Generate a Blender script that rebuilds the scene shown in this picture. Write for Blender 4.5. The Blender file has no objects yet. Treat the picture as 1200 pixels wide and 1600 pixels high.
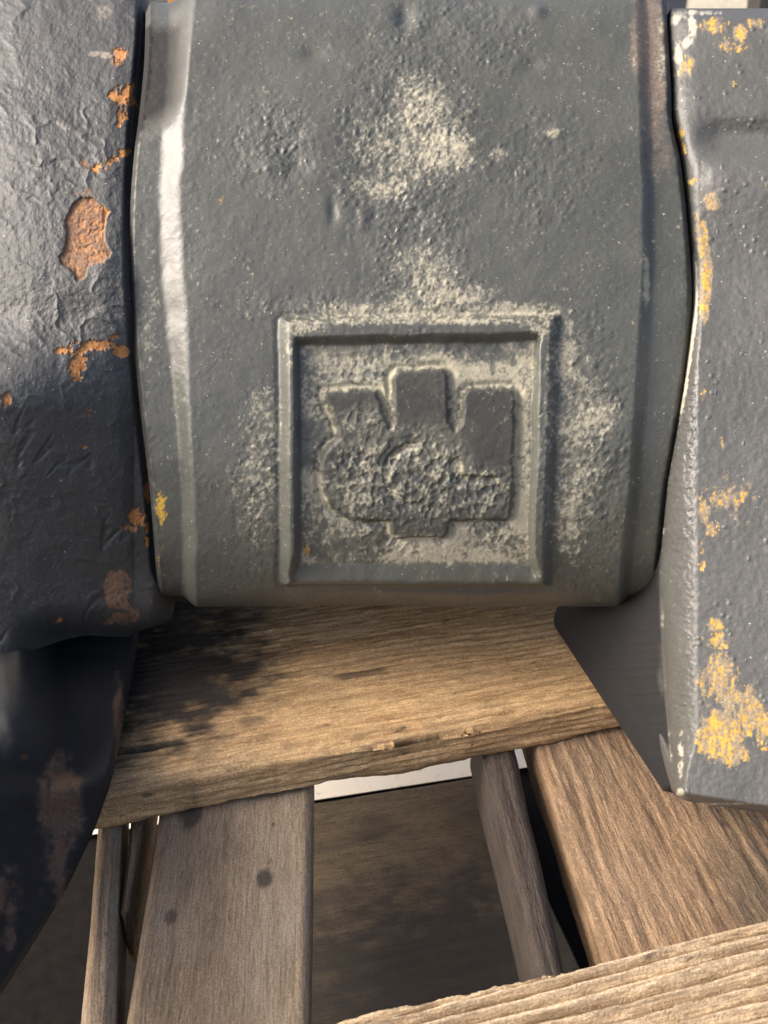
import bpy, math, random
import numpy as np
from mathutils import Vector, Matrix
C = bpy.context.scene
COL = C.collection
rad = math.radians

# ---------------------------------------------------------------- camera, sky, sun, exposure
F = 1500.0                      # focal length in photo pixels (1200 x 1600)
PITCH = 27.5
CAM_H = 0.42                    # metres above the floor
cp, sp_ = math.cos(rad(PITCH)), math.sin(rad(PITCH))
cam = bpy.data.cameras.new('camera'); camo = bpy.data.objects.new('camera', cam); COL.objects.link(camo)
camo.location = (0, 0, CAM_H); camo.rotation_euler = (rad(90 - PITCH), 0, 0)
cam.sensor_fit = 'VERTICAL'; cam.sensor_height = 36; cam.lens = F / 1600 * 36
cam.clip_start = 0.01; cam.clip_end = 500
cam.dof.use_dof = True; cam.dof.focus_distance = 0.385; cam.dof.aperture_fstop = 20.0
C.camera = camo

SUN_EL, SUN_AZ = 34.0, -100.0    # azimuth from +Y (straight ahead), negative = left
w = bpy.data.worlds.new('World'); C.world = w; w.use_nodes = True
nt = w.node_tree; nt.nodes.clear()
sky = nt.nodes.new('ShaderNodeTexSky'); sky.sky_type = 'NISHITA'; sky.sun_disc = False
sky.sun_elevation = rad(SUN_EL); sky.sun_rotation = rad(SUN_AZ); sky.air_density = 0.5; sky.dust_density = 5.0; sky.ozone_density = 0.3
bg = nt.nodes.new('ShaderNodeBackground'); bg.inputs['Strength'].default_value = 0.14
wo = nt.nodes.new('ShaderNodeOutputWorld')
nt.links.new(sky.outputs[0], bg.inputs[0]); nt.links.new(bg.outputs[0], wo.inputs[0])
sl = bpy.data.lights.new('sun', 'SUN'); sl.energy = 0.8; sl.angle = rad(28); sl.color = (1, .965, .91)
so_ = bpy.data.objects.new('sun', sl); COL.objects.link(so_)
sd = Vector((math.cos(rad(SUN_EL)) * math.sin(rad(SUN_AZ)), math.cos(rad(SUN_EL)) * math.cos(rad(SUN_AZ)), math.sin(rad(SUN_EL))))
so_.rotation_euler = sd.to_track_quat('Z', 'Y').to_euler()
C.view_settings.view_transform = 'Standard'; C.view_settings.look = 'None'
C.view_settings.exposure = 1.5; C.view_settings.gamma = 1

# ---------------------------------------------------------------- helpers
def cam2w(X, Y, d):             # camera axes (right, up, depth) -> world
    return np.stack([X, d * cp + Y * sp_, CAM_H - d * sp_ + Y * cp], -1)
def px3(px, py, d):
    px, py, d = np.broadcast_arrays(np.asarray(px, float), np.asarray(py, float), np.asarray(d, float))
    return cam2w((px - 600) / F * d, (800 - py) / F * d, d)
def on_z(px, py, z):            # where the line of sight meets a level height z
    a, b = (px - 600) / F, (800 - py) / F
    t = (z - CAM_H) / (-sp_ + b * cp)
    return Vector((a * t, t * (cp + b * sp_), z))
def sm(x, a, b):
    t = np.clip((x - a) / (b - a), 0, 1); return t * t * (3 - 2 * t)
def lerp_tab(y, tab):
    t = np.array(tab, float); return np.interp(y, t[:, 0], t[:, 1])
def smooth_tab(y, tab, k=25):
    return sum(lerp_tab(y + o, tab) for o in np.linspace(-k, k, 7)) / 7

def _h(ix, iy, s):
    n = (ix.astype(np.int64) * 374761393 + iy.astype(np.int64) * 668265263 + s * 1442695041) & 0x7fffffff
    n = ((n ^ (n >> 13)) * 1274126177) & 0x7fffffff
    n = ((n ^ (n >> 15)) * 2246822519) & 0x7fffffff
    return ((n ^ (n >> 16)) & 0xffff) / 65535.0
def vnoise(x, y, s=0):
    ix, iy = np.floor(x), np.floor(y); fx, fy = x - ix, y - iy
    fx = fx * fx * fx * (fx * (fx * 6 - 15) + 10); fy = fy * fy * fy * (fy * (fy * 6 - 15) + 10)
    a, b, c, d = _h(ix, iy, s), _h(ix + 1, iy, s), _h(ix, iy + 1, s), _h(ix + 1, iy + 1, s)
    return (a * (1 - fx) + b * fx) * (1 - fy) + (c * (1 - fx) + d * fx) * fy
def fbm(x, y, s=0, o=4, g=.5):
    v = 0; a = 1; t = 0
    for k in range(o):
        ca, sa = math.cos(k * 1.1), math.sin(k * 1.1)
        v = v + a * vnoise((x * ca - y * sa) * 2 ** k + 17.3 * k, (x * sa + y * ca) * 2 ** k - 9.1 * k, s + k); t += a; a *= g
    return v / t
def fbm0(x, y, s=0, o=4, g=.5):  # axis aligned, for grain
    v = 0; a = 1; t = 0
    for k in range(o):
        v = v + a * vnoise(x * 2 ** k + 17.3 * k, y * 2 ** k - 9.1 * k, s + k); t += a; a *= g
    return v / t
def worley(x, y, s=0):
    ix, iy = np.floor(x), np.floor(y); d1 = np.full(x.shape, 9.); d2 = d1.copy()
    for ox in (-1, 0, 1):
        for oy in (-1, 0, 1):
            cx, cy = ix + ox, iy + oy
            d = np.hypot(cx + _h(cx, cy, s) - x, cy + _h(cx, cy, s + 7) - y)
            d2 = np.minimum(d2, np.maximum(d, d1)); d1 = np.minimum(d1, d)
    return d1, d2
def blobs(px, py, L):            # (x, y, rx, ry, strength)
    v = np.zeros(px.shape)
    for x, y, rx, ry, a in L:
        v = np.maximum(v, a * np.clip(1.25 - ((px - x) / rx) ** 2 * .75 - ((py - y) / ry) ** 2 * .75, 0, 1.25))
    return v
def poly_sd(px, py, pts):        # signed distance, positive inside
    pts = np.array(pts, float); d = np.full(px.shape, 1e9); ins = np.zeros(px.shape, bool)
    for (x0, y0), (x1, y1) in zip(pts, np.roll(pts, -1, 0)):
        ex, ey = x1 - x0, y1 - y0
        t = np.clip(((px - x0) * ex + (py - y0) * ey) / (ex * ex + ey * ey), 0, 1)
        d = np.minimum(d, np.hypot(px - x0 - t * ex, py - y0 - t * ey))
        c = ((y0 > py) != (y1 > py)) & (px < (x1 - x0) * (py - y0) / ((y1 - y0) if y1 != y0 else 1e-9) + x0)
        ins ^= c
    return np.where(ins, d, -d)

def tag(o, label=None, cat=None, group=None, kind=None):
    for k, v in (('label', label), ('category', cat), ('group', group), ('kind', kind)):
        if v: o[k] = v
    return o
def empty(name, loc):
    o = bpy.data.objects.new(name, None); COL.objects.link(o); o.location = loc; o.empty_display_size = .05
    return o
def raw_mesh(name, V, Q, mat, attr=None, nrm=None, parent=None, smooth=True, loc=None, rot=None):
    """V (n,3) world verts, Q (m,4) quads"""
    V = np.asarray(V, float); Q = np.asarray(Q, np.int32)
    M = Matrix.Identity(4)
    if rot is not None: M = rot.to_4x4()
    if loc is not None: M.translation = loc
    Vl = V
    if rot is not None or loc is not None:
        Mi = np.array(M.inverted()); Vl = V @ Mi[:3, :3].T + Mi[:3, 3]
    me = bpy.data.meshes.new(name)
    me.vertices.add(len(Vl)); me.vertices.foreach_set('co', Vl.astype(np.float32).ravel())
    me.loops.add(Q.size); me.loops.foreach_set('vertex_index', Q.ravel())
    me.polygons.add(len(Q)); me.polygons.foreach_set('loop_start', np.arange(len(Q), dtype=np.int32) * 4)
    me.polygons.foreach_set('use_smooth', np.full(len(Q), smooth))
    me.update(calc_edges=True)
    if attr is not None:
        a = me.color_attributes.new('masks', 'FLOAT_COLOR', 'POINT')
        A = np.ones((len(Vl), 4), np.float32); A[:, :attr.shape[1]] = attr
        a.data.foreach_set('color', A.ravel())
    if nrm is not None:
        me.normals_split_custom_set_from_vertices(nrm.tolist())
    me.materials.append(mat)
    o = bpy.data.objects.new(name, me); COL.objects.link(o)
    o.matrix_world = M
    if parent is not None:
        o.parent = parent; o.matrix_parent_inverse = Matrix.Translation(-(parent.location if parent.type == 'EMPTY' else Vector((0, 0, 0))))
        if parent.type != 'EMPTY': o.matrix_parent_inverse = Matrix.Identity(4)
        if parent.type != 'EMPTY': assert parent.data is not None
    return o
def parent_loc(p):
    v = Vector((0, 0, 0))
    while p is not None:
        v = v + p.location; p = p.parent
    return v
def grid_quads(ny, nx, wrap=False):
    i = np.arange(ny if wrap else ny - 1)[:, None]; j = np.arange(nx - 1)[None, :]
    a = (i * nx + j); b = (((i + 1) % ny) * nx + j)
    return np.stack([a, a + 1, b + 1, b], -1).reshape(-1, 4)

# ---------------------------------------------------------------- materials
def mat_new(name):
    m = bpy.data.materials.new(name); m.use_nodes = True; t = m.node_tree; t.nodes.clear()
    out = t.nodes.new('ShaderNodeOutputMaterial'); b = t.nodes.new('ShaderNodeBsdfPrincipled')
    t.links.new(b.outputs[0], out.inputs[0]); return m, t, b
def N(t, k, **kw):
    n = t.nodes.new(k)
    for a, v in kw.items():
        if a[0] == 'i' and a[1:].isdigit(): n.inputs[int(a[1:])].default_value = v
        else: setattr(n, a, v)
    return n
def ramp(t, src, stops):
    r = t.nodes.new('ShaderNodeValToRGB'); e = r.color_ramp.elements
    while len(e) < len(stops): e.new(.5)
    for k, (p, c) in zip(e, stops):
        k.position = p; k.color = (c, c, c, 1) if not hasattr(c, '__len__') else (*c, 1)
    t.links.new(src, r.inputs[0]); return r
def mix(t, fac, a, b):
    m = t.nodes.new('ShaderNodeMix'); m.data_type = 'RGBA'
    for i, s in ((0, fac), (6, a), (7, b)):
        if isinstance(s, (int, float)): m.inputs[i].default_value = s
        elif isinstance(s, tuple): m.inputs[i].default_value = (*s, 1)
        else: t.links.new(s, m.inputs[i])
    return m.outputs[2]
def noise(t, co, scale, detail=4, rough=.55):
    n = t.nodes.new('ShaderNodeTexNoise'); n.inputs['Scale'].default_value = scale
    n.inputs['Detail'].default_value = detail; n.inputs['Roughness'].default_value = rough
    t.links.new(co, n.inputs['Vector']); return n.outputs[0]

def paint_mat(name, base, dust, chip, brown, rough=.42, bump=.25, coarse=0.0):
    """R = dust, G = bright chip, B = brown wear with some painted shade, low alpha = grime and painted shade"""
    m, t, b = mat_new(name)
    co = N(t, 'ShaderNodeTexCoord').outputs['Object']
    at = N(t, 'ShaderNodeVertexColor', layer_name='masks'); sep = N(t, 'ShaderNodeSeparateColor'); t.links.new(at.outputs[0], sep.inputs[0])
    n1 = noise(t, co, 22, 5, .6); n2 = noise(t, co, 900, 4, .65); n3 = noise(t, co, 1700, 4, .75)
    c = mix(t, ramp(t, n1, [(.3, 0.), (.72, 1.)]).outputs[0], base, tuple(x * 1.28 for x in base))
    c = mix(t, ramp(t, n2, [(.60, 0.), (.70, .35)]).outputs[0], c, tuple(x * 1.9 for x in base))
    c = mix(t, ramp(t, n3, [(.36, .45), (.60, 0.)]).outputs[0], c, tuple(x * .5 for x in base))
    c = mix(t, ramp(t, n3, [(.60, 0.), (.74, .5)]).outputs[0], c, tuple(x * 2.2 for x in base))
    spk = ramp(t, noise(t, co, 900, 1, .5), [(.755, 0.), (.785, 1.)]).outputs[0]
    c = mix(t, spk, c, (.42, .40, .34))
    bc = mix(t, ramp(t, n2, [(.35, 0.), (.65, 1.)]).outputs[0], brown, tuple(min(1, x * 2.1) for x in brown))
    c = mix(t, sep.outputs[2], c, bc)
    gc = mix(t, ramp(t, n2, [(.35, 0.), (.65, 1.)]).outputs[0], tuple(x * .6 for x in chip), chip)
    c = mix(t, sep.outputs[1], c, gc)
    dc = mix(t, ramp(t, n2, [(.3, 0.), (.7, 1.)]).outputs[0], tuple(x * .72 for x in dust), dust)
    c = mix(t, sep.outputs[0], c, dc)
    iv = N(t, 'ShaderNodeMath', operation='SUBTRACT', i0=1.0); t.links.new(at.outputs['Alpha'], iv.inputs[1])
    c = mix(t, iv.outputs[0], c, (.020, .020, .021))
    t.links.new(c, b.inputs['Base Color'])
    mx = N(t, 'ShaderNodeMath', operation='MAXIMUM'); t.links.new(sep.outputs[0], mx.inputs[0]); t.links.new(sep.outputs[1], mx.inputs[1])
    mx2 = N(t, 'ShaderNodeMath', operation='MAXIMUM'); t.links.new(mx.outputs[0], mx2.inputs[0]); t.links.new(sep.outputs[2], mx2.inputs[1])
    rr = mix(t, mx2.outputs[0], ramp(t, n1, [(.3, rough - .05), (.7, rough + .1)]).outputs[0], (.85, .85, .85))
    rr = mix(t, iv.outputs[0], rr, (.72, .72, .72))
    t.links.new(rr, b.inputs['Roughness'])
    ad = N(t, 'ShaderNodeMath', operation='MULTIPLY_ADD', i1=.9); t.links.new(n3, ad.inputs[0]); t.links.new(n2, ad.inputs[2])
    bp = N(t, 'ShaderNodeBump'); bp.inputs['Strength'].default_value = bump; bp.inputs['Distance'].default_value = .0004
    t.links.new(ad.outputs[0], bp.inputs['Height']); t.links.new(bp.outputs[0], b.inputs['Normal'])
    sp = N(t, 'ShaderNodeMath', operation='MULTIPLY_ADD', i1=.43, i2=.07); t.links.new(at.outputs['Alpha'], sp.inputs[0]); t.links.new(sp.outputs[0], b.inputs['Specular IOR Level'])
    return m
DUST = (.45, .42, .305)
GREY = (.083, .086, .073)
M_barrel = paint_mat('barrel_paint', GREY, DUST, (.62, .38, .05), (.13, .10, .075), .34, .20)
M_left = paint_mat('rusted_paint', (.064, .0655, .061), (.42, .36, .27), (.60, .27, .085), (.155, .088, .050), .52, .3)
M_leg = paint_mat('greasy_shaded_paint', (.017, .0175, .018), (.2, .17, .12), (.5, .22, .08), (.060, .033, .020), .58, .4)  # near-black base for grime and the leg's painted shade; unassigned
M_right = paint_mat('lug_paint', (.080, .081, .074), (.50, .47, .37), (.66, .385, .06), (.24, .18, .10), .42, .12)

def wood_mat(name, light, dark, grey, greyness=.3, gscale=1.0, bump=.5):
    """masks: R = dark marks and painted shade, G = grain height"""
    m, t, b = mat_new(name)
    co = N(t, 'ShaderNodeTexCoord').outputs['Object']
    at = N(t, 'ShaderNodeVertexColor', layer_name='masks'); sep = N(t, 'ShaderNodeSeparateColor'); t.links.new(at.outputs[0], sep.inputs[0])
    def mp(sx, sy):
        q = N(t, 'ShaderNodeMapping'); q.inputs['Scale'].default_value = (sx, sy, sy); t.links.new(co, q.inputs[0]); return q.outputs[0]
    g1 = noise(t, mp(14 * gscale, 190 * gscale), 1, 6, .65)
    g2 = noise(t, mp(40, 900), 1, 3, .6)
    bl = noise(t, mp(12, 22), 1, 4, .6)
    g3 = noise(t, mp(170, 1300), 1, 3, .65)
    iso = noise(t, co, 1000, 3, .7)
    spots = noise(t, mp(90, 230), 1, 2, .5)
    c = mix(t, ramp(t, g1, [(.32, 0.), (.62, 1.)]).outputs[0], dark, light)
    c = mix(t, ramp(t, sep.outputs[1], [(.20, .9), (.50, 0.)]).outputs[0], c, tuple(x * .48 for x in dark))
    c = mix(t, ramp(t, noise(t, mp(28, 55), 1, 6, .7), [(.55, 0.), (.76, .5)]).outputs[0], c, tuple(x * .35 for x in dark))
    gm = N(t, 'ShaderNodeMath', operation='MULTIPLY', i1=greyness * 2); t.links.new(ramp(t, bl, [(.35, 0.), (.68, 1.)]).outputs[0], gm.inputs[0])
    c = mix(t, gm.outputs[0], c, grey)
    c = mix(t, ramp(t, g2, [(.35, .45), (.55, 0.)]).outputs[0], c, tuple(x * .5 for x in dark))
    c = mix(t, ramp(t, g3, [(.30, .6), (.50, 0.)]).outputs[0], c, tuple(x * .45 for x in dark))
    c = mix(t, ramp(t, g3, [(.58, 0.), (.78, .5)]).outputs[0], c, tuple(min(1, x * 1.5) for x in light))
    c = mix(t, ramp(t, iso, [(.34, .5), (.54, 0.)]).outputs[0], c, tuple(x * .7 for x in dark))
    c = mix(t, ramp(t, iso, [(.54, 0.), (.72, .45)]).outputs[0], c, tuple(min(1, x * 1.35) for x in light))
    c = mix(t, ramp(t, spots, [(.68, 0.), (.76, .7)]).outputs[0], c, (.035, .028, .022))
    c = mix(t, sep.outputs[0], c, (.028, .026, .024))
    t.links.new(c, b.inputs['Base Color']); b.inputs['Roughness'].default_value = .82
    b.inputs['Specular IOR Level'].default_value = .25
    ad = N(t, 'ShaderNodeMath', operation='MULTIPLY_ADD', i1=1.0); ad2 = N(t, 'ShaderNodeMath', operation='ADD'); t.links.new(g3, ad2.inputs[0]); t.links.new(iso, ad2.inputs[1]); t.links.new(ad2.outputs[0], ad.inputs[0]); t.links.new(g1, ad.inputs[2])
    bp = N(t, 'ShaderNodeBump'); bp.inputs['Strength'].default_value = bump; bp.inputs['Distance'].default_value = .0015
    t.links.new(ad.outputs[0], bp.inputs['Height']); t.links.new(bp.outputs[0], b.inputs['Normal'])
    return m
M_wood = wood_mat('weathered_pine', (.80, .53, .26), (.46, .275, .125), (.52, .39, .24), .22)
M_wood2 = wood_mat('brown_pine', (.40, .265, .155), (.20, .122, .066), (.29, .22, .15), .3)
M_near = wood_mat('ridged_pine', (.80, .61, .38), (.38, .26, .15), (.60, .49, .34), .18)
M_grey = wood_mat('grey_board', (.37, .275, .175), (.24, .172, .108), (.37, .305, .225), .45, .6, .3)
M_dark = wood_mat('dark_board', (.085, .066, .052), (.045, .034, .027), (.09, .078, .068), .3, .8, .4)
M_olive = wood_mat('olive_board', (.165, .125, .075), (.085, .062, .040), (.125, .105, .075), .4, .5, .3)

m, t, b = mat_new('concrete'); M_floor = m
co = N(t, 'ShaderNodeTexCoord').outputs['Object']
c = mix(t, ramp(t, noise(t, co, 6, 6, .65), [(.3, 0.), (.7, 1.)]).outputs[0], (.70, .64, .52), (.80, .75, .64))
c = mix(t, ramp(t, noise(t, co, 220, 3, .6), [(.62, 0.), (.75, .6)]).outputs[0], c, (.30, .27, .22))
t.links.new(c, b.inputs['Base Color']); b.inputs['Roughness'].default_value = .85
def plain_mat(name, col, rough=.6, var=.25, scale=30):
    m, t, b = mat_new(name); co = N(t, 'ShaderNodeTexCoord').outputs['Object']
    c = mix(t, ramp(t, noise(t, co, scale, 4, .6), [(.3, 0.), (.7, 1.)]).outputs[0], tuple(x * (1 - var) for x in col), col)
    t.links.new(c, b.inputs['Base Color']); b.inputs['Roughness'].default_value = rough; b.inputs['Specular IOR Level'].default_value = .5 if rough < .9 else .05; return m


# ---------------------------------------------------------------- the floor
def slab(name, x0, x1, y0, y1, z, mat):
    return raw_mesh(name, [(x0, y0, z), (x1, y0, z), (x1, y1, z), (x0, y1, z)], [(0, 1, 2, 3)], mat)
M_ground = plain_mat('dark_ground', (.016, .0145, .013), .95, .4, 160)  # very dark sheet, seen up to the pale concrete
tag(slab('dark_ground_sheet', -60, 60, -60, 120, 0, M_ground), 'dark ground in the gaps between the pallet boards', kind='structure')
p_, q_ = on_z(150, 1303, .004), on_z(835, 1197, .004)
dl_ = (q_ - p_).normalized(); nl_ = Vector((-dl_.y, dl_.x, 0))
pts = [p_ - dl_ * 60, p_ + dl_ * 60, p_ + dl_ * 60 + nl_ * 110, p_ - dl_ * 60 + nl_ * 110]
tag(raw_mesh('concrete_pavement', [tuple(v) for v in pts], [(0, 1, 2, 3)], M_floor), 'pale sunlit concrete strip seen under the deck board', kind='structure')

# ---------------------------------------------------------------- the casting
root = empty('hinge_casting', (0, .42, .14))
tag(root, 'grey painted metal hinge casting with a square embossed emblem, resting on the pallet', 'machine part')

SEAM_L = [(-100, 232), (0, 229), (60, 228), (130, 222), (200, 214), (280, 207), (350, 204), (450, 206), (550, 212), (650, 222), (750, 234), (850, 242), (900, 245), (960, 250)]
SEAM_R = [(-100, 1040), (12, 1044), (130, 1051), (180, 1050), (230, 1064), (300, 1072), (420, 1082), (480, 1083), (540, 1078), (600, 1070), (680, 1058), (760, 1044), (850, 1034), (920, 1029), (960, 1024)]
STEP_L = [(-50, 284), (100, 280), (200, 272), (300, 268), (420, 272), (500, 278), (600, 286), (700, 291), (800, 296), (930, 300)]
STEP_R = [(-50, 998), (100, 1003), (250, 1009), (400, 1012), (480, 1007), (600, 999), (750, 989), (930, 972)]

def build_barrel():
    a, Yc, bz, dc, n = .1385, .0955, .078, .447, 2.75
    tt = np.linspace(-math.pi / 2, 3 * math.pi / 2, 40001)[:-1]      # starts at bottom, goes front, top, back
    s_, c_ = np.sin(tt), np.cos(tt)
    Y = Yc + a * np.sign(s_) * np.abs(s_) ** (2 / n)
    d = np.where(c_ >= 0, dc - bz * np.abs(c_) ** (2 / n), dc + bz * np.abs(c_) ** (2 / n))
    L = np.concatenate([[0], np.cumsum(np.hypot(np.diff(Y), np.diff(d)))])
    front = L[20000]
    rows = np.concatenate([np.linspace(0, front, 680)[:-1], np.linspace(front, L[-1], 46)[:-1]])
    Yr, dr = np.interp(rows, L, Y), np.interp(rows, L, d)
    ty, td = np.gradient(Yr), np.gradient(dr); ln = np.hypot(ty, td)
    nY, nd = -td / ln, ty / ln                                       # outward normal
    flip = np.sign(nY * (Yr - Yc) + nd * (dr - dc)); nY *= flip; nd *= flip
    pyr = 800 - Yr / dr * F
    isback = rows >= front
    u = np.linspace(0, 1, 560)
    pl = smooth_tab(pyr, SEAM_L) - 2; pr = smooth_tab(pyr, SEAM_R) - 1.5
    px = pl[:, None] + (pr - pl)[:, None] * u[None]
    py = np.repeat(pyr[:, None], len(u), 1)
    fr = np.where(isback, 0., 1.)[:, None] * np.ones_like(px)
    # ---- relief
    h = np.zeros_like(px)
    sL = smooth_tab(pyr, STEP_L)[:, None]; sR = smooth_tab(pyr, STEP_R)[:, None]
    wob = (fbm(px / 60, py / 60, 5, 3) - .5) * 10
    wide = 18 - 7 * sm(py, 480, 700)
    colL = 1 - sm(px - sL + wob * .7, -wide - 4, wide)
    colR = sm(px - sR + wob * .5, -9, 14)
    h -= .0046 * colL + .0036 * colR
    edge = np.minimum(px - pl[:, None], pr[:, None] - px)
    h -= .003 * (1 - sm(edge, 0, 9)) ** 2
    h -= .004 * (1 - sm(px + (py - 150) * .10, 268, 292)) * (1 - sm(py + (px - 250) * .5, 150, 205))   # recess cut to hold the painted shadow, top left
    # ---- emblem
    OUT = [(446, 503), (866, 498), (853, 908), (447, 906)]
    INN = [(466, 536), (838, 529), (828, 884), (467, 886)]
    wq = (fbm(px / 40, py / 40, 21, 3) - .5)
    so = poly_sd(px, py, OUT) + wq * 4; si = poly_sd(px, py, INN) + wq * 5
    # rounded corners
    bt = sm(py, 850, 905)
    ridge = sm(so, -11, 8) * (1 - sm(si + 8 * bt, -9 - 6 * bt, 5 + 5 * bt)) * (1 - .22 * bt)
    h += .0044 * ridge
    h -= .0006 * sm(si, -2, 6) + .0005 * np.exp(-((so + 12) / 5.) ** 2)
    SYM = [(506, 614), (545, 610), (586, 613), (598, 640), (610, 672), (616, 662), (615, 588), (622, 580), (692, 579), (699, 586), (701, 660), (710, 672), (722, 664), (726, 616), (733, 609), (798, 609), (805, 616), (803, 700), (797, 806), (790, 811),
           (706, 811), (699, 818), (699, 832), (692, 838), (622, 838), (613, 832), (609, 812), (575, 813), (547, 809), (528, 799), (512, 782), (504, 760), (502, 735), (507, 712), (518, 696), (530, 684), (524, 655)]
    ss = poly_sd(px, py, SYM) + (fbm(px / 24, py / 24, 33, 4, .6) - .5) * 8
    sym = sm(ss, -7, 4)
    h += .0026 * sym - .0013 * np.exp(-((ss + 8) / 5.) ** 2)
    # small openings inside the symbol
    hole = np.maximum(sm(poly_sd(px, py, [(704, 722), (716, 714), (722, 728), (722, 742), (776, 745), (776, 751), (722, 752), (714, 763), (705, 750)]) + wq * 5, -3, 3),
                      .55 * sm(8 - np.abs(np.hypot(px - 650, py - 742) - 46) + wq * 6, 0, 5) * sm(660 - px, 0, 20))
    h -= .0018 * hole
    # bubbly casting skin in the middle and bottom of the symbol
    bub = np.clip(blobs(px, py, [(575, 745, 62, 72, 1), (660, 745, 75, 75, 1), (745, 765, 55, 40, .9), (640, 842, 120, 22, .6), (775, 830, 45, 25, .8), (545, 570, 60, 28, .7), (570, 660, 40, 30, .6), (915, 720, 50, 110, .55), (650, 545, 180, 26, .42), (485, 700, 22, 150, .38), (818, 700, 16, 150, .35), (650, 868, 170, 18, .45)]), 0, 1) * sm(so if False else 900 - py, 20, 40)
    w1, w2 = worley(px / 16 + wq * 2, py / 16 + wq, 3); v1, v2 = worley(px / 8.5, py / 8.5, 9)
    pit = (1 - sm(w1, .22, .55)) * sm(vnoise(px / 26, py / 26, 4), .30, .42) + .35 * (1 - sm(v1, .15, .5))
    h -= .00055 * pit * bub
    h += .0003 * bub * (fbm(px / 9, py / 9, 41, 3) - .4)
    # general casting skin: soft waves, nodules, fine grit
    rough_reg = np.clip(.25 + blobs(px, py, [(640, 230, 110, 170, .9), (690, 60, 130, 60, .7), (430, 230, 70, 70, .6), (840, 260, 90, 90, .4), (660, 440, 90, 70, .7), (910, 700, 70, 190, 1), (600, 480, 220, 30, .5), (410, 760, 50, 140, .5)]) * (.4 + 1.1 * fbm(px / 30, py / 30, 61, 3)), 0, 1.3)
    h += .0016 * (fbm(px / 120, py / 120, 11, 3) - .5) * (1 - sm(so, -40, 0)) + .0008 * (fbm(px / 34, py / 34, 12, 4) - .5) * rough_reg
    h += .0007 * (fbm(px / 7.5, py / 7.5, 13, 3) - .5) * rough_reg * (1 - .7 * bub)
    nod1, _ = worley(px / 19, py / 19, 15)
    h += .0004 * (1 - sm(nod1, .05, .3)) * (vnoise(px / 19 + 40, py / 19, 16) > .66) * np.minimum(rough_reg, 1)
    # dents
    for x, y, rx, ry, am in ((632, 25, 14, 22, .0022), (462, 255, 26, 20, .0014), (490, 85, 22, 16, .0010), (430, 262, 30, 14, -.0010), (840, 20, 12, 10, -.0014), (832, 100, 14, 12, .001), (870, 205, 16, 10, -.001), (520, 330, 8, 22, .0008), (568, 340, 9, 20, -.0007)):
        h -= am * np.exp(-((px - x) / rx) ** 2 - ((py - y) / ry) ** 2)
    h *= fr
    h += .0004 * (fbm(px / 26, py / 26, 90, 3) - .5) * (1 - fr)
    dd = dr[:, None] + nd[:, None] * h; YY = Yr[:, None] + nY[:, None] * h
    dx = np.minimum(dd, .437)
    X = (px - 600) / F * dx
    P = cam2w(X, YY, dd)
    # ---- masks
    f1 = fbm(px / 11, py / 11, 71, 4, .6); f2 = fbm(px / 3.4, py / 3.4, 72, 3, .6); f3 = fbm(px / 45, py / 45, 73, 3)
    inside = sm(si, 0, 8)
    zone = blobs(px, py, [(655, 170, 48, 60, .62), (690, 235, 55, 40, .75), (600, 290, 60, 28, .5), (640, 235, 100, 70, .45), (665, 425, 58, 45, .50), (690, 462, 90, 26, .55), (640, 488, 215, 20, .60), (800, 485, 90, 14, .68),
                          (905, 690, 42, 150, .62), (930, 655, 40, 40, .72), (890, 800, 26, 70, .75), (885, 560, 18, 60, .7), (400, 740, 38, 110, .42), (415, 650, 30, 60, .42), (778, 240, 16, 12, .48), (868, 208, 18, 9, .48), (1010, 440, 5, 45, .85), (232, 480, 14, 120, .35), (1035, 60, 10, 60, .5), (600, 860, 30, 10, 0)]) * (1 - inside)
    edge_sym = np.exp(-((ss + 9) / 11.) ** 2)
    panel = inside * (1 - sym) * (.66 + .38 * (f3 - .5) * 2 + .35 * edge_sym) + inside * sym * (.04 + .60 * bub) + inside * hole * .6
    panel += inside * blobs(px, py, [(720, 868, 110, 16, .30), (816, 780, 14, 110, .3), (816, 640, 14, 80, .2), (620, 870, 90, 12, .1)])
    panel -= inside * blobs(px, py, [(530, 862, 38, 26, .40), (485, 690, 24, 40, .30), (780, 545, 60, 16, .28), (540, 545, 50, 12, .30), (655, 548, 22, 12, .25), (500, 850, 20, 40, .2)])
    tops = ridge * blobs(px, py, [(470, 514, 28, 14, .75), (850, 516, 30, 18, .85), (560, 508, 80, 8, .40), (760, 506, 90, 7, .55), (860, 570, 10, 60, .55), (857, 720, 7, 160, .35), (452, 545, 8, 30, .6), (845, 895, 14, 12, .6)])
    amt = zone + panel + tops
    dust = sm(amt + (f1 - .5) * 1.15 + (f2 - .5) * 1.5 - pit * bub * 1.0, .36, 1.12)
    dust = np.clip(dust * .88 + (.16 * sm(zone, .2, .8) + (.04 + .26 * sm(f3 + (f1 - .5) * .5, .40, .62)) * inside * (1 - .75 * sym * (1 - .7 * bub))), 0, .92)
    chip = sm(blobs(px, py, [(252, 800, 9, 38, .8), (250, 880, 8, 30, .45), (480, 862, 6, 10, .8), (345, 315, 5, 22, .5)]) + (f1 - .5) * 1.4 + (f2 - .5) * .8, .62, .8)
    pk_shade = (1 - sm(px + (py - 100) * .05 + wob * 1.2, 266, 304)) * (1 - sm(py + (px - 250) * .6 + wob * 2, 140, 215)) * sm(py, -10, 25)  # soft shadow painted at the top left, into brown and alpha
    brown = np.maximum(.15 * pk_shade, 0) + .9 * sm(blobs(px, py, [(1018, 60, 30, 190, .75), (1030, 235, 26, 50, .6), (1000, 100, 16, 110, .5), (240, 120, 20, 80, .4), (320, 940, 90, 8, .3)]) + (f1 - .5) * .6 + (f3 - .5) * .5, .3, .95)
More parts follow.
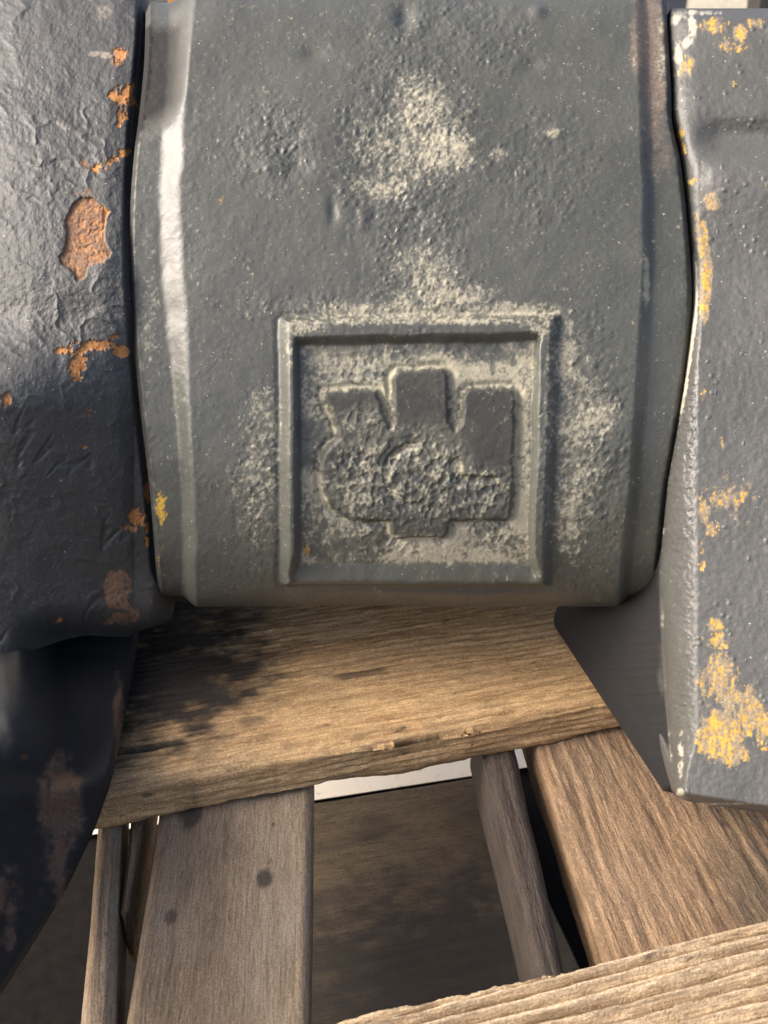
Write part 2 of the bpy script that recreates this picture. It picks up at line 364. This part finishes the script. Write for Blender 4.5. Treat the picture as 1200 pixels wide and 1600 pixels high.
    A = np.stack([dust * fr, chip * fr, np.clip(brown, 0, .95) * fr, 1 - np.clip(.78 * pk_shade + .6 * (1 - sm(edge + (f1 - .5) * 14, 2, 14)) + .55 * sym * inside * (1 - .6 * bub) * (1 - dust), 0, .95) * fr], -1).reshape(-1, 4)
    ny, nx = px.shape
    Q = grid_quads(ny, nx, True)
    V = P.reshape(-1, 3)
    # vertex normals of the whole surface so that the pieces join without a seam
    du = np.gradient(P, axis=1); dv = np.roll(P, -1, 0) - np.roll(P, 1, 0)
    nn = np.cross(du, dv); nn /= np.linalg.norm(nn, axis=-1, keepdims=True) + 1e-12
    ctr = cam2w(X, np.full_like(X, Yc), np.full_like(X, dc))
    if np.mean(np.sum(nn * (P - ctr), -1)) < 0: nn = -nn; Q = Q[:, ::-1]
    nn = nn.reshape(-1, 3)
    # piece labels
    rid = np.zeros(px.shape, int)
    rid[(so > -6)] = 1; rid[si > 0] = 2; rid[(ss > 0) & (si > 0)] = 3
    rid[isback] = 0
    lab = rid.ravel()[Q[:, 0]]
    objs = []
    for k, nm in enumerate(('barrel', 'emblem_frame', 'emblem_panel', 'emblem_symbol')):
        q = Q[lab == k]; used, inv = np.unique(q, return_inverse=True)
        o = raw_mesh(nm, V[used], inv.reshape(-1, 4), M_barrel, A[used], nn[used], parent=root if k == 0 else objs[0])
        objs.append(o)
    objs[0]['label'] = 'rounded grey barrel between the two lugs'
    return objs
build_barrel()

def add_caps(): pass

def build_left_lug():
    ny, nx = 860, 360
    # right hand outline below the seam swells out under the barrel
    ER = [(-120, 226), (0, 222), (60, 221), (130, 214), (200, 207), (280, 203), (350, 200), (450, 202), (550, 209), (650, 219), (750, 231), (850, 240), (895, 244), (915, 250), (935, 264), (960, 270), (1010, 268)]
    v = np.linspace(0, 1, ny)
    pyr = -120 + v * (1000 + 120)
    u_ = np.linspace(0, 1, nx) ** .92
    er = smooth_tab(pyr, ER, 14)
    er = er - 70 * sm(pyr, 962, 1004) ** 2
    u = np.linspace(0, 1, nx) ** .92
    px = -170 + (er[:, None] + 170) * u[None]
    bt_ = 994 + 40 * (1 - sm(px, -40, 150)) + 5 * (fbm(px / 60, px * 0 + 3, 130, 3) - .5) - 10 * sm(px, 215, 262) * 0
    py = -120 + v[:, None] * (bt_ + 120)
    base = .3675 + .046 * np.clip((470 - py) / 500, 0, 2) ** 1.7 + .054 * np.clip((py - 440) / 500, 0, 2) ** 1.5 + .022 * sm(py, 925, 1003) ** 2.2 * sm(px, 10, 100)
    base += .016 * sm(-px, -120, 170) ** 1.5                     # turns away to the left
    edge = er[:, None] - px
    base += .005 * (1 - sm(edge, 0, 14)) ** 2 + .002 * (1 - sm(edge, 0, 45))
    # barrel side is hidden: keep the lower corner back
    base += .012 * sm(px, 235, 272) * sm(py, 900, 930)
    base -= .030 * np.clip(1 - px / 210, 0, 2) * sm(py, 470, 640)
    h = .0020 * (fbm(px / 110, py / 110, 101, 3) - .5) + .0009 * (fbm(px / 40, py / 40, 102, 4) - .5)
    rg = .55 + .35 * (1 - sm(py, 430, 620)) * (1 - .5 * sm(px, 60, 220))
    h += .0008 * (fbm(px / 13, py / 13, 103, 4, .6) - .5) * rg
    # wrinkled folds
    rdg = 1 - np.abs(fbm(px / 55 + py / 160, py / 38 - px / 90, 104, 3) - .5) * 6
    h += .0007 * np.clip(rdg, 0, 1) ** 2 * rg * sm(fbm(px / 70, py / 70, 107, 2), .4, .62) + .0005 * (fbm(px / 5.5, py / 5.5, 109, 3, .65) - .5) * rg
    rdg2 = 1 - np.abs(fbm(px / 80 + 7, py / 60 + px / 70, 105, 3) - .5) * 14
    h -= .0009 * np.clip(rdg2, 0, 1) * sm(fbm(px / 60, py / 60, 108, 2), .45, .6) * sm(py, 560, 700) * (1 - sm(px, 180, 215))
    # chips
    f1 = fbm(px / 13, py / 13, 111, 4, .6); f2 = fbm(px / 5, py / 5, 112, 3, .6)
    PATCH = [(104, 340), (112, 318), (128, 308), (150, 312), (160, 322), (172, 330), (164, 348), (162, 362), (166, 380), (177, 394), (170, 404), (150, 412), (138, 418), (130, 438), (120, 440), (116, 426), (96, 414), (93, 402), (103, 384)]
    sdp = poly_sd(px, py, PATCH) + (f1 - .5) * 9
    patch = sm(sdp, -1.5, 1.5)
    h -= .0011 * patch
    org = blobs(px, py, [(188, 87, 13, 14, .85), (176, 146, 9, 10, .95), (197, 150, 17, 24, .75), (190, 184, 9, 16, .9), (194, 240, 13, 8, .9), (152, 262, 12, 14, .6), (165, 250, 24, 10, .5), (120, 565, 15, 32, 1.0), (145, 540, 30, 9, .9), (188, 549, 12, 9, 1.1), (95, 548, 10, 6, .85), (176, 526, 10, 5, .8),
                          (138, 648, 12, 8, .62), (214, 808, 14, 14, .95), (229, 770, 5, 16, .9), (200, 826, 16, 6, .7), (10, 628, 7, 14, .75), (228, 830, 5, 26, .6), (90, 972, 8, 8, .7), (134, 700, 6, 6, .5), (40, 1180, 5, 5, .8)])
    og = sm(org * .92 + (f1 - .5) * 1.5 + (f2 - .5) * 1.3, .56, .72)
    og = og * sm(org, .10, .35)
    og = np.maximum(og, patch * sm(f1 + (f2 - .5) * .8 + .12 * sm(py, 300, 330) * (1 - sm(py, 380, 420)) , .60, .80) * .5)
    og = np.maximum(og, .9 * patch * sm(9 - np.abs(px - 168), 0, 5) * sm(380 - py, 0, 20))
    br = np.maximum(patch * .95, sm(blobs(px, py, [(185, 925, 26, 40, .95), (192, 965, 40, 16, .75), (198, 155, 20, 36, .6), (188, 88, 16, 18, .8), (150, 255, 50, 14, .4), (130, 300, 20, 12, .5), (80, 970, 30, 16, .4)]) + (f1 - .5) * 1.2 + (f2 - .5) * .5, .52, .80) * .9)
    h -= .0006 * og
    dust = .6 * sm(blobs(px, py, [(158, 85, 26, 7, .8), (165, 20, 22, 26, .35), (60, 500, 120, 60, .25), (185, 470, 26, 60, .3), (228, 600, 8, 200, .3)]) + (f1 - .5) + (f2 - .5) * .6, .45, .9)
    d = base - h
    P = px3(px, py, d)
    # bottom rolls back underneath, then a short way up behind
    k = 14; roll = []
    A = np.stack([dust, og, br], -1)
    for i in range(1, k + 1):
        a_ = i / k
        roll.append(px3(px[-1], py[-1] - 60 * a_ ** 2, d[-1] + .11 * a_))
    P = np.concatenate([P, np.array(roll)], 0); A = np.concatenate([A, np.repeat(A[-1:] * 0, k, 0)], 0)
    # inner side wall into the gap
    er2 = P[:, -1:]
    camv = np.array([0, 0, CAM_H])
    side = [er2 + np.array([-.12, cp, -sp_ * .5]) * .26 * i / 6 for i in range(1, 7)]
    side = np.concatenate(side, 1)
    P = np.concatenate([P, side], 1); A = np.concatenate([A, np.zeros((A.shape[0], 6, 3))], 1)
    q = grid_quads(P.shape[0], P.shape[1])[:, ::-1]
    o = raw_mesh('lug', P.reshape(-1, 3), q, M_left, A.reshape(-1, 3), parent=root)
    o['label'] = 'rusted left lug with chipped orange patches'
    # the leg below it
    ny, nx = 300, 150
    ED = [(940, 226), (996, 217), (1100, 199), (1215, 176), (1294, 149), (1381, 108), (1470, 55), (1556, 0), (1660, -70)]
    v = np.linspace(0, 1, ny); pyr = 930 + v * 720
    e = smooth_tab(pyr, ED, 18); u = np.linspace(0, 1, nx)
    px = -190 + (e[:, None] + 190) * u[None]; py = np.repeat(pyr[:, None], nx, 1)
    base = smooth_tab(py, [(930, .475), (1010, .455), (1100, .42), (1200, .385), (1250, .370), (1400, .352), (1650, .337)], 60)
    # a raised rib curving down from the lug on the far left
    base -= .050 * np.clip(1 - px / 215, -.1, 2) * sm(py, 990, 1120) * .9
    rib = sm(70 - np.abs(px - 20 - (py - 1000) * .12), 0, 55) * (1 - sm(py, 1130, 1230)) + .9 * sm(60 - np.abs(np.hypot((px - 70) / 1.2, py - 1120) - 120), 20, 60) * sm(py, 1120, 1180)
    base -= .008 * rib
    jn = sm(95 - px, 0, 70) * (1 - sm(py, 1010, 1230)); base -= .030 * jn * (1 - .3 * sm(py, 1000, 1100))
    edge = e[:, None] - px; base += .006 * (1 - sm(edge, 0, 14)) ** 2
    h = .003 * (fbm(px / 90, py / 90, 121, 3) - .5) + .0007 * (fbm(px / 16, py / 16, 122, 4) - .5)
    f1 = fbm(px / 16, py / 20, 123, 4, .6); f2 = fbm(px / 5, py / 5, 124, 3)
    br = .85 * sm(blobs(px, py, [(95, 1260, 40, 90, .9), (90, 1370, 30, 60, .7), (185, 1120, 10, 90, .8), (10, 1420, 30, 70, .7), (60, 1500, 30, 50, .4)]) + (f1 - .5) * 1.2, .4, .95)
    og = sm(blobs(px, py, [(38, 1183, 7, 5, 1.), (205, 1228, 8, 4, .8)]) + (f1 - .5) * .8 + (f2 - .5) * .6, .6, .7)
    P = px3(px, py, base - h); A = np.stack([br * 0, og, br, .06 + .45 * np.clip(.9 * jn + .5 * np.clip(rib, 0, 1), 0, 1) * (1 - sm(py, 1120, 1260)) * (.6 + .8 * fbm(px / 30, py / 30, 127, 3)) + .4 * br], -1)  # low alpha lays grime and painted shade over the leg, less at the rib
    side = np.concatenate([P[:, -1:] + np.array([-.25, cp, -sp_ * .4]) * .10 * i / 5 for i in range(1, 6)], 1)
    P = np.concatenate([P, side], 1); A = np.concatenate([A, np.repeat(A[:, -1:], 5, 1)], 1)
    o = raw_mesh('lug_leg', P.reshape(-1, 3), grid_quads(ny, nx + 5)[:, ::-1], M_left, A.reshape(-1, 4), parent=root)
build_left_lug()

def build_right_lug():
    ny, nf, ns, nb = 900, 230, 40, 24
    EL = [(0, 1048), (12, 1048), (60, 1049), (130, 1054), (180, 1053), (230, 1067), (300, 1075), (420, 1085), (480, 1086), (540, 1080), (600, 1073), (680, 1061), (760, 1047), (850, 1038), (920, 1033), (960, 1034), (1100, 1040), (1240, 1050), (1300, 1052)]
    uf = np.linspace(0, 1, nf) ** 1.15
    v = np.linspace(0, 1, ny)
    top = 13.
    # two passes: rows are lines of near constant height
    e0 = smooth_tab(top + v * 1240, EL, 12) - 3 * sm(top + v * 1240, 480, 640) * (1 - sm(top + v * 1240, 880, 960))
    px = e0[:, None] + (1345 - e0)[:, None] * uf[None]
    bot = np.interp(px, [1030, 1052, 1062, 1075, 1120, 1200, 1345], [1228, 1240, 1247, 1252, 1259, 1271, 1292])
    py = top + v[:, None] * (bot - top)
    bw = np.clip(1092 - e0[:, None], 5, 62) - 20 * sm(py, 1130, 1240)      # bevel width in px
    bw = np.maximum(bw, 16)
    t_ = np.clip((px - e0[:, None]) / bw, 0, 1)
    bev = (1 - t_); yb_ = np.clip(np.abs(((800 - py) / F * .395 - .0955) / .1385), 0, .985); dbar = .447 - .078 * (1 - yb_ ** 2.75) ** (1 / 2.75)
    depth_b = np.clip(dbar + .0045 - (.3665 + .012 * np.clip((300 - py) / 300, 0, 1) ** 2 + .007 * (1 - sm(py, 420, 570)) - .016 * np.clip((py - 500) / 760, 0, 1) ** 1.3), .004, .031)
    base = .3665 + .012 * np.clip((300 - py) / 300, 0, 1) ** 2 - .016 * np.clip((py - 500) / 760, 0, 1) ** 1.3 - .000055 * (px - 1085)
    base += depth_b * (1 - np.sqrt(np.clip(1 - bev ** 2, 0, 1))) ** .85
    base += .012 * (1 - sm(py, 13, 40)) ** 2                       # rounded top
    base += .007 * (1 - sm(py, 420, 570))
    base += .0045 * np.exp(-((py - 215) / 26.) ** 2) * sm(px, 1070, 1130)
    base -= .003 * np.exp(-((py - 285) / 50.) ** 2) * sm(px, 1070, 1130)
    base += .010 * sm((bot - py) * -1, -16, 0) ** 2
    h = .0010 * (fbm(px / 80, py / 80, 201, 4) - .5) + .0003 * (fbm(px / 8, py / 8, 202, 3) - .5)
    h += .0012 * (fbm(px / 6.5, py / 6.5, 203, 3) - .5) * sm(bev, .02, .3) * sm(py, 540, 640)
    f1 = fbm(px / 9, py / 13, 211, 4, .6); f2 = fbm(px / 3.2, py / 4.5, 212, 3, .6); f3 = fbm(px / 5, py / 26, 213, 3, .6)
    n1, _ = worley(px / 21, py / 21, 215)
    h += .0003 * (1 - sm(n1, .05, .25)) * (vnoise(px / 21 + 4, py / 21, 216) > .72)
    yl = blobs(px, py, [(1120, 40, 26, 14, .62), (1155, 52, 12, 16, .85), (1180, 36, 14, 8, .75), (1140, 70, 30, 16, .45), (1070, 105, 14, 18, .85), (1080, 96, 10, 12, .7), (1064, 208, 6, 16, .9), (1067, 235, 6, 30, .72), (1080, 283, 8, 8, .8), (1112, 315, 16, 12, .62), (1098, 375, 8, 36, .85), (1104, 430, 9, 50, .80), (1100, 480, 8, 30, .75), (1090, 350, 8, 30, .5),
                          (1148, 130, 6, 6, .6), (1198, 285, 6, 6, .6), (1100, 800, 10, 26, .75), (1112, 830, 16, 16, .5), (1098, 620, 6, 30, .45), (1128, 690, 4, 14, .7), (1130, 770, 50, 30, .36), (1095, 870, 10, 30, .42), (1117, 977, 13, 11, 1.1), (1125, 1000, 26, 14, .62), (1120, 1060, 34, 40, .52), (1128, 1150, 34, 42, .88), (1140, 1180, 30, 18, .75), (1110, 1165, 30, 14, .75), (1170, 1110, 20, 40, .72), (1155, 1090, 10, 12, .8), (1195, 1140, 16, 34, .72), (1140, 1100, 16, 50, .5)])
    og = .9 * sm(yl * .77 + (f1 - .5) * 1.1 + (f2 - .5) * 1.9 + (f3 - .5) * 1.2, .66, .90)
    og = og * sm(yl, .12, .38)
    og = og * (1 - .85 * sm(bev, .0, .2) * sm(py, 520, 640))
    br = .55 * sm(yl + blobs(px, py, [(1100, 420, 26, 110, .35), (1150, 800, 60, 80, .3), (1140, 1100, 60, 120, .3), (1110, 315, 22, 20, .4), (1130, 60, 60, 50, .2)]) + (f1 - .5) * 1.0 + (f2 - .5) * .5, .55, .95) * (1 - og)
    e_ = px - e0[:, None]
    wear = np.exp(-(e_ / 6.) ** 2) * (.62 * sm(py, 380, 430) * (1 - sm(py, 610, 670)) + .35)
    wear = np.maximum(wear, blobs(px, py, [(1062, 30, 16, 14, .72), (1080, 46, 10, 26, .62), (1072, 66, 10, 14, .7), (1060, 85, 8, 30, .6), (1075, 20, 60, 5, .55), (1064, 1180, 6, 50, .50), (1062, 1238, 8, 8, .62), (1120, 1256, 90, 3, .5), (1072, 500, 14, 120, .35)]))
    wear *= 1 - .8 * blobs(px, py, [(1066, 46, 9, 16, 1)])
    du = .95 * sm(wear + (f1 - .5) * .7 + (f2 - .5) * .5, .35, .8)
    d = base - h
    P = px3(px, py, d); A = np.stack([du, og, br], -1)
    # the side that faces left, running back
    eF = P[:, :1]
    pyE, dE = py[:, 0], d[:, 0]
    s = sm(pyE, 890, 975)
    k = np.clip((pyE - 940) / (1236 - 940), 0, 1)
    dB = .487 - (.487 - .396) * k
    pxB = (600 + (px[:, 0] - 600) * dE / .50) * (1 - s) + (846 + (1036 - 846) * k) * s
    pyB = (800 + (pyE - 800) * dE / .50) * (1 - s) + (948 + (1236 - 948) * k) * s
    B = px3(pxB, pyB, dB)[:, None]
    w_ = np.linspace(1, 0, ns)[:-1][None, :, None]
    S = B * w_ + eF * (1 - w_)
    S = S + .0008 * (fbm(np.arange(ny)[:, None] / 60., np.arange(ns - 1)[None] / 6., 220, 3)[..., None] - .5) * (1 - w_) * w_ * 4
    P = np.concatenate([S, P], 1); A = np.concatenate([A, np.ones((ny, nf, 1))], 2)
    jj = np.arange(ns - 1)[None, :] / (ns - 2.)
    side_shade = sm(1.24 - jj + .5 * (fbm(np.arange(ny)[:, None] / 70., jj * 5, 221, 4) - .5), .0, .22)
    SA = np.zeros((ny, ns - 1, 4)); SA[..., 3] = 1 - .93 * side_shade  # low alpha paints the shade on this side near black
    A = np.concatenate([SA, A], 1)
    # underside and top run back from the front edge
    back = np.array([0, cp, -sp_])
    low = np.stack([P[-1] + (back * .10 + np.array([0, 0, .05])) * (i / nb) for i in range(1, nb + 1)])
    top_ = np.stack([P[0] + back * .12 * (1 - i / nb) for i in range(nb)])
    low[:, :ns - 1] = P[-1, :ns - 1] + (low[:, ns - 1:ns] - low[:, ns - 1:ns]) ; top_[:, :ns - 1] = P[0, :ns - 1]
    P = np.concatenate([top_, P, low], 0); cl = np.zeros((nb,) + A.shape[1:]); cl[..., 3] = 1; A = np.concatenate([cl, A, cl], 0)
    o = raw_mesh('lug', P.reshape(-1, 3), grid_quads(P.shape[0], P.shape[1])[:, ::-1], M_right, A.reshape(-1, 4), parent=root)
    o['label'] = 'right lug with a worn bevelled edge and yellow paint showing through'
build_right_lug()

# ---------------------------------------------------------------- the pallet
pal = empty('wooden_pallet', (0, .3, 0))
tag(pal, 'weathered wooden pallet of rough boards under the grey casting', 'pallet')

def plank(name, c, thick, mat, ext=(0, 0), nx=220, nw=70, nt=14, ridge=.0008, rsp=.004, wav=.0015, stains=(), seed=0, label=None, round_=.0025, fray=0., gv=1., dense=1., gmin=0.):  # stains: dark patches, among them the left lug's painted shadow
    """c: four top corners in world, a0 a1 along one long edge, b0 b1 along the other"""
    a0, a1, b0, b1 = [Vector(p) for p in c]
    da, db = (a1 - a0).normalized(), (b1 - b0).normalized()
    a0 = a0 - da * ext[0]; b0 = b0 - db * ext[0]; a1 = a1 + da * ext[1]; b1 = b1 + db * ext[1]
    ctr = (a0 + a1 + b0 + b1) / 4
    xd = ((a1 - a0) + (b1 - b0)).normalized(); zd = Vector((0, 0, 1)); yd = zd.cross(xd).normalized()
    R = Matrix((xd, yd, zd)).transposed()
    Lx = ((a1 - a0).length + (b1 - b0).length) / 2; Wd = abs(((b0 + b1) / 2 - (a0 + a1) / 2).dot(yd))
    # section loop: top (a->b), side b, bottom, side a
    tw = np.linspace(0, 1, nw) ** dense
    sec = [(s, 0.) for s in tw] + [(1., k / nt) for k in range(1, nt)] + [(1 - k / 10, 1.) for k in range(11)] + [(0., 1 - k / nt) for k in range(1, nt)]
    sec = np.array(sec); m_ = len(sec)
    U = np.linspace(0, 1, nx)[:, None] * np.ones((1, m_)); S = np.ones((nx, 1)) * sec[None, :, 0]; T = np.ones((nx, 1)) * sec[None, :, 1]
    A0, A1, B0, B1 = [np.array(v) for v in (a0, a1, b0, b1)]
    Pa = A0 + (A1 - A0) * U[..., None]; Pb = B0 + (B1 - B0) * U[..., None]
    P = Pa + (Pb - Pa) * S[..., None]
    P = P + np.array([0, 0, -1]) * (T * thick)[..., None]
    xm, wm = U * Lx, S * Wd; tm = T * thick
    g = fbm0(xm / (rsp * 14), (wm + tm * .8 + .004 * (fbm(xm / .12, wm / .05, seed + 9, 2) - .5)) / rsp, seed, 4, .62)
    g2 = fbm0(xm / (rsp * 30) + 5, (wm + tm * .8) / (rsp * 2.1), seed + 3, 3, .55)
    ph = (wm + tm * .8 + .010 * (fbm(xm / .14, wm / .035, seed + 9, 2) - .5) + .0016 * (fbm(xm / .03, wm / .012, seed + 10, 3) - .5)) / rsp
    fr_ = ph - np.floor(ph); saw = np.where(fr_ < .72, fr_ / .72, (1 - fr_) / .28)
    fib = fbm0(xm / .012, wm / .0011, seed + 11, 3, .6)
    am_ = sm(fbm(xm / .045, wm / .02, seed + 12, 3), .36, .66); am_ = gmin + (1 - gmin) * am_
    gr = np.clip(.5 + (saw - .5) * (.12 + .80 * am_) * gv + (g - .5) * .7 + (fib - .5) * .5, 0, 1)
    lo = fbm(xm / .05, wm / .03, seed + 20, 3) - .5
    outn = np.zeros(P.shape)
    ontop = (T == 0)
    zn = np.where(ontop, 1., np.where(T == 1, -1., 0.)); sn = np.where(S == 1, 1., np.where(S == 0, -1., 0.)) * np.where(ontop & False, 0, 1)
    disp = ridge * (gr - .5) * 2.4 + wav * lo
    P = P + (zn * disp)[..., None] * np.array([0, 0, 1.])
    wdir = (B0 - A0); wdir = wdir / np.linalg.norm(wdir)
    side_disp = ridge * 1.0 * (fbm0(xm / .03, tm / .003 + 50, seed + 7, 3) - .5) * 2 + wav * .8 * (fbm(xm / .07, tm / .04 + 8, seed + 8, 3, .5) - .5) * 1.6 + fray * (fbm(xm / .0034, tm / .0025 + 8, seed + 14, 4, .7) - .5) * 2
    P = P + (sn * side_disp)[..., None] * wdir
    P[..., 2] -= np.where(ontop | (T == 1), 0, round_ * (1 - T))
    # ease the long edges
    ed = np.minimum(np.minimum(S, 1 - S) * Wd, 1.)
    P[..., 2] -= np.where(ontop, round_ * np.clip(1 - ed / (round_ * 1.6), 0, 1) ** 2, 0)
    stain_shade = np.zeros(U.shape)
    nz = fbm(xm / .012, wm / .006, seed + 31, 4, .6) - .5
    for (sx, sw, rx, rw, am) in stains:
        stain_shade = np.maximum(stain_shade, am * sm(1.15 - np.hypot((U * Lx - ext[0] - sx) / rx, (wm - sw) / rw) + nz * .9, .1, .75))
    A = np.stack([stain_shade, gr, stain_shade * 0], -1)
    # close the ends
    i = np.arange(nx - 1)[:, None]; j = np.arange(m_)[None, :]
    q = np.stack([i * m_ + j, i * m_ + (j + 1) % m_, (i + 1) * m_ + (j + 1) % m_, (i + 1) * m_ + j], -1).reshape(-1, 4)
    V = P.reshape(-1, 3); Af = A.reshape(-1, 3)
    caps = []
    for r in (0, nx - 1):
        cidx = len(V); V = np.concatenate([V, P[r].mean(0)[None]]); Af = np.concatenate([Af, [[0, .4, 0]]])
        for jj in range(0, m_ , 2):
            j1, j2, j3 = r * m_ + jj, r * m_ + (jj + 1) % m_, r * m_ + (jj + 2) % m_
            caps.append((cidx, j1, j2, j3) if r else (cidx, j3, j2, j1))
    q = np.concatenate([q, np.array(caps)])
    # orientation
    v0, v1, v2 = V[q[5, 0]], V[q[5, 1]], V[q[5, 2]]
    if np.cross(v1 - v0, v2 - v0)[2] < 0: q = q[:, ::-1]
    o = raw_mesh(name, V, q, mat, Af, parent=pal, loc=ctr, rot=R)
    if label: o['label'] = label
    return o

ZD = CAM_H - .280       # top of the deck
ZS = CAM_H - .303       # top of the boards below
# the deck board under the casting: front edge from the photo, 0.15 m wide
a0, a1 = on_z(150, 1232, ZD), on_z(962, 1084, ZD)
dirn = (a1 - a0).normalized(); nrm = Vector((-dirn.y, dirn.x, 0))
plank('deck_board', (a0, a1, a0 + nrm * .155, a1 + nrm * .155), .021, M_wood, ext=(.015, .10), nx=330, nw=130, round_=.006, gmin=.25, gv=1.2, ridge=.0014, rsp=.0036, wav=.0010,
      stains=[(.034, .066, .070, .064, .95), (.02, .12, .08, .05, .9), (.12, .045, .018, .0025, .7), (.0, .02, .03, .02, .6)], seed=3, fray=.0005)  # wide patches at the left end paint the left lug's shadow
# the near deck board, lower right
c0, c1 = on_z(540, 1597, ZD), on_z(1200, 1438, ZD)
dn = (c1 - c0).normalized(); nn_ = Vector((-dn.y, dn.x, 0))
plank('deck_board', (c0 - nn_ * .13, c1 - nn_ * .13, c0, c1), .021, M_near, ext=(.12, .12), nx=520, nw=150, dense=.45, gmin=.75, gv=1.5, ridge=.0022, rsp=.0056, wav=.0010, stains=[], seed=17, fray=.0009, label='deck board with deep ridged grain at lower right')
# the brown board on the right running away from the camera
def away(name, l0, l1, r0, r1, z, *a, **k):
    return plank(name, (on_z(*r0, z), on_z(*r1, z), on_z(*l0, z), on_z(*l1, z)), *a, **k)
away('stringer', (945, 1492), (838, 1172), (1420, 1492), (1180, 1172), ZS, .024, M_wood2, ext=(.10, .03), nx=260, nw=120, gv=.6, ridge=.0008, rsp=.0075, wav=.0012, stains=[(.02, .035, .04, .035, .5), (.14, .060, .02, .006, .55), (.12, .045, .03, .004, .6)], seed=29, label='wide brown board on the right')
away('stringer', (196, 1600), (250, 1262), (482, 1600), (487, 1240), ZS, .026, M_grey, ext=(.08, .03), nx=220, nw=80, gv=.12, ridge=.0002, rsp=.006, wav=.0008, stains=[(.06, .018, .006, .004, .8), (.10, .050, .014, .006, .75), (.045, .052, .004, .003, .6), (.135, .058, .02, .006, .7)], seed=41, label='smooth grey board left of the opening')
away('stringer', (842, 1530), (756, 1183), (882, 1510), (806, 1175), ZS, .034, M_dark, ext=(.10, .03), nx=180, nw=40, gv=.5, ridge=.0005, rsp=.006, wav=.0012, seed=53, label='narrow dark stick right of the opening')
away('stringer', (125, 1600), (152, 1290), (178, 1600), (188, 1290), ZS, .026, M_grey, ext=(.08, .03), nx=180, nw=30, gv=.15, ridge=.0003, rsp=.005, wav=.0012, seed=61, label='thin split stick by the left leg')
# low boards across, on the floor
ZB = CAM_H - .395
e0_, e1_ = on_z(485, 1251, ZB), on_z(735, 1211, ZB)
dd_ = (e1_ - e0_).normalized(); nb_ = Vector((-dd_.y, dd_.x, 0))
plank('bottom_board', (e0_ - nb_ * .25, e1_ - nb_ * .25, e0_, e1_), .022, M_olive, ext=(.035, .012), nx=160, nw=110, gv=.12, ridge=.0003, stains=[(.06, .12, .16, .082, .78), (.03, .222, .02, .012, .5), (.085, .21, .02, .05, .35)], seed=71, label='brown board with a darker middle, lying on the floor in the opening')  # one wide dark patch over the middle, small ones by the far edge

# ---------------------------------------------------------------- far background over the casting
def box_mesh(name, x0, x1, y0, y1, z0, z1, mat, bev=.01):
    import bmesh
    bm = bmesh.new(); bmesh.ops.create_cube(bm, size=1)
    for v in bm.verts: v.co = Vector(((x0 + x1) / 2 + v.co.x * (x1 - x0), (y0 + y1) / 2 + v.co.y * (y1 - y0), (z0 + z1) / 2 + v.co.z * (z1 - z0)))
    bmesh.ops.bevel(bm, geom=bm.edges[:], offset=bev, segments=2, affect='EDGES')
    me = bpy.data.meshes.new(name); bm.to_mesh(me); bm.free(); me.materials.append(mat)
    o = bpy.data.objects.new(name, me); COL.objects.link(o); return o
away('sliver', (189, 1420), (203, 1282), (196, 1420), (222, 1276), ZS - .001, .03, M_wood2, ext=(.0, .03), nx=90, nw=14, gv=.3, ridge=.0003, rsp=.004, wav=.0012, seed=67, label='splintered sliver torn from the thin stick')
M_cream = plain_mat('cream_wall', (.72, .68, .56), .8); M_navy = plain_mat('dark_blue_paint', (.035, .042, .06), .5); M_orange = plain_mat('orange_paint', (.75, .33, .03), .5); M_white = plain_mat('white_plastic', (.8, .8, .78), .5)
def lathe(name, prof, loc, mat, parent=None, n=40):
    P = np.array([[(r * math.cos(a), r * math.sin(a), z) for a in np.linspace(0, 2 * math.pi, n + 1)] for r, z in prof]) + np.array(loc)
    return raw_mesh(name, P.reshape(-1, 3), grid_quads(len(prof), n + 1), mat, parent=parent)
wl = tag(empty('far_wall', (1.5, 6.2, 0)), 'pale cream wall far beyond the right lug', 'wall')
o = box_mesh('wall_panel', .3, 3.2, 6.0, 6.2, 0, 2.6, M_cream); o.parent = wl; o.matrix_parent_inverse = Matrix.Translation(-wl.location)
tag(box_mesh('steel_post', 1.33, 1.44, 5.15, 5.26, 0, 2.4, M_navy), 'dark blue post seen above the left end of the right lug', 'post')
tag(box_mesh('steel_post', 1.735, 2.1, 5.0, 5.2, 0, 2.4, plain_mat('black_paint', (.015, .015, .016), .5)), 'black post at the upper right corner of the picture', 'post')
dr_ = tag(empty('steel_drum', (-.59, 3.0, 0)), 'orange and white drum far behind the upper left of the casting', 'drum')
lathe('drum_body', [(.0, .438), (.05, .438), (.055, .442), (.055, .60), (.05, .605), (0, .605)], (-.59, 3.0, 0), M_orange, dr_)
lathe('drum_band', [(.0, 0), (.085, .0), (.09, .01), (.09, .43), (.085, .437), (0, .437)], (-.59, 3.0, 0), M_white, dr_)
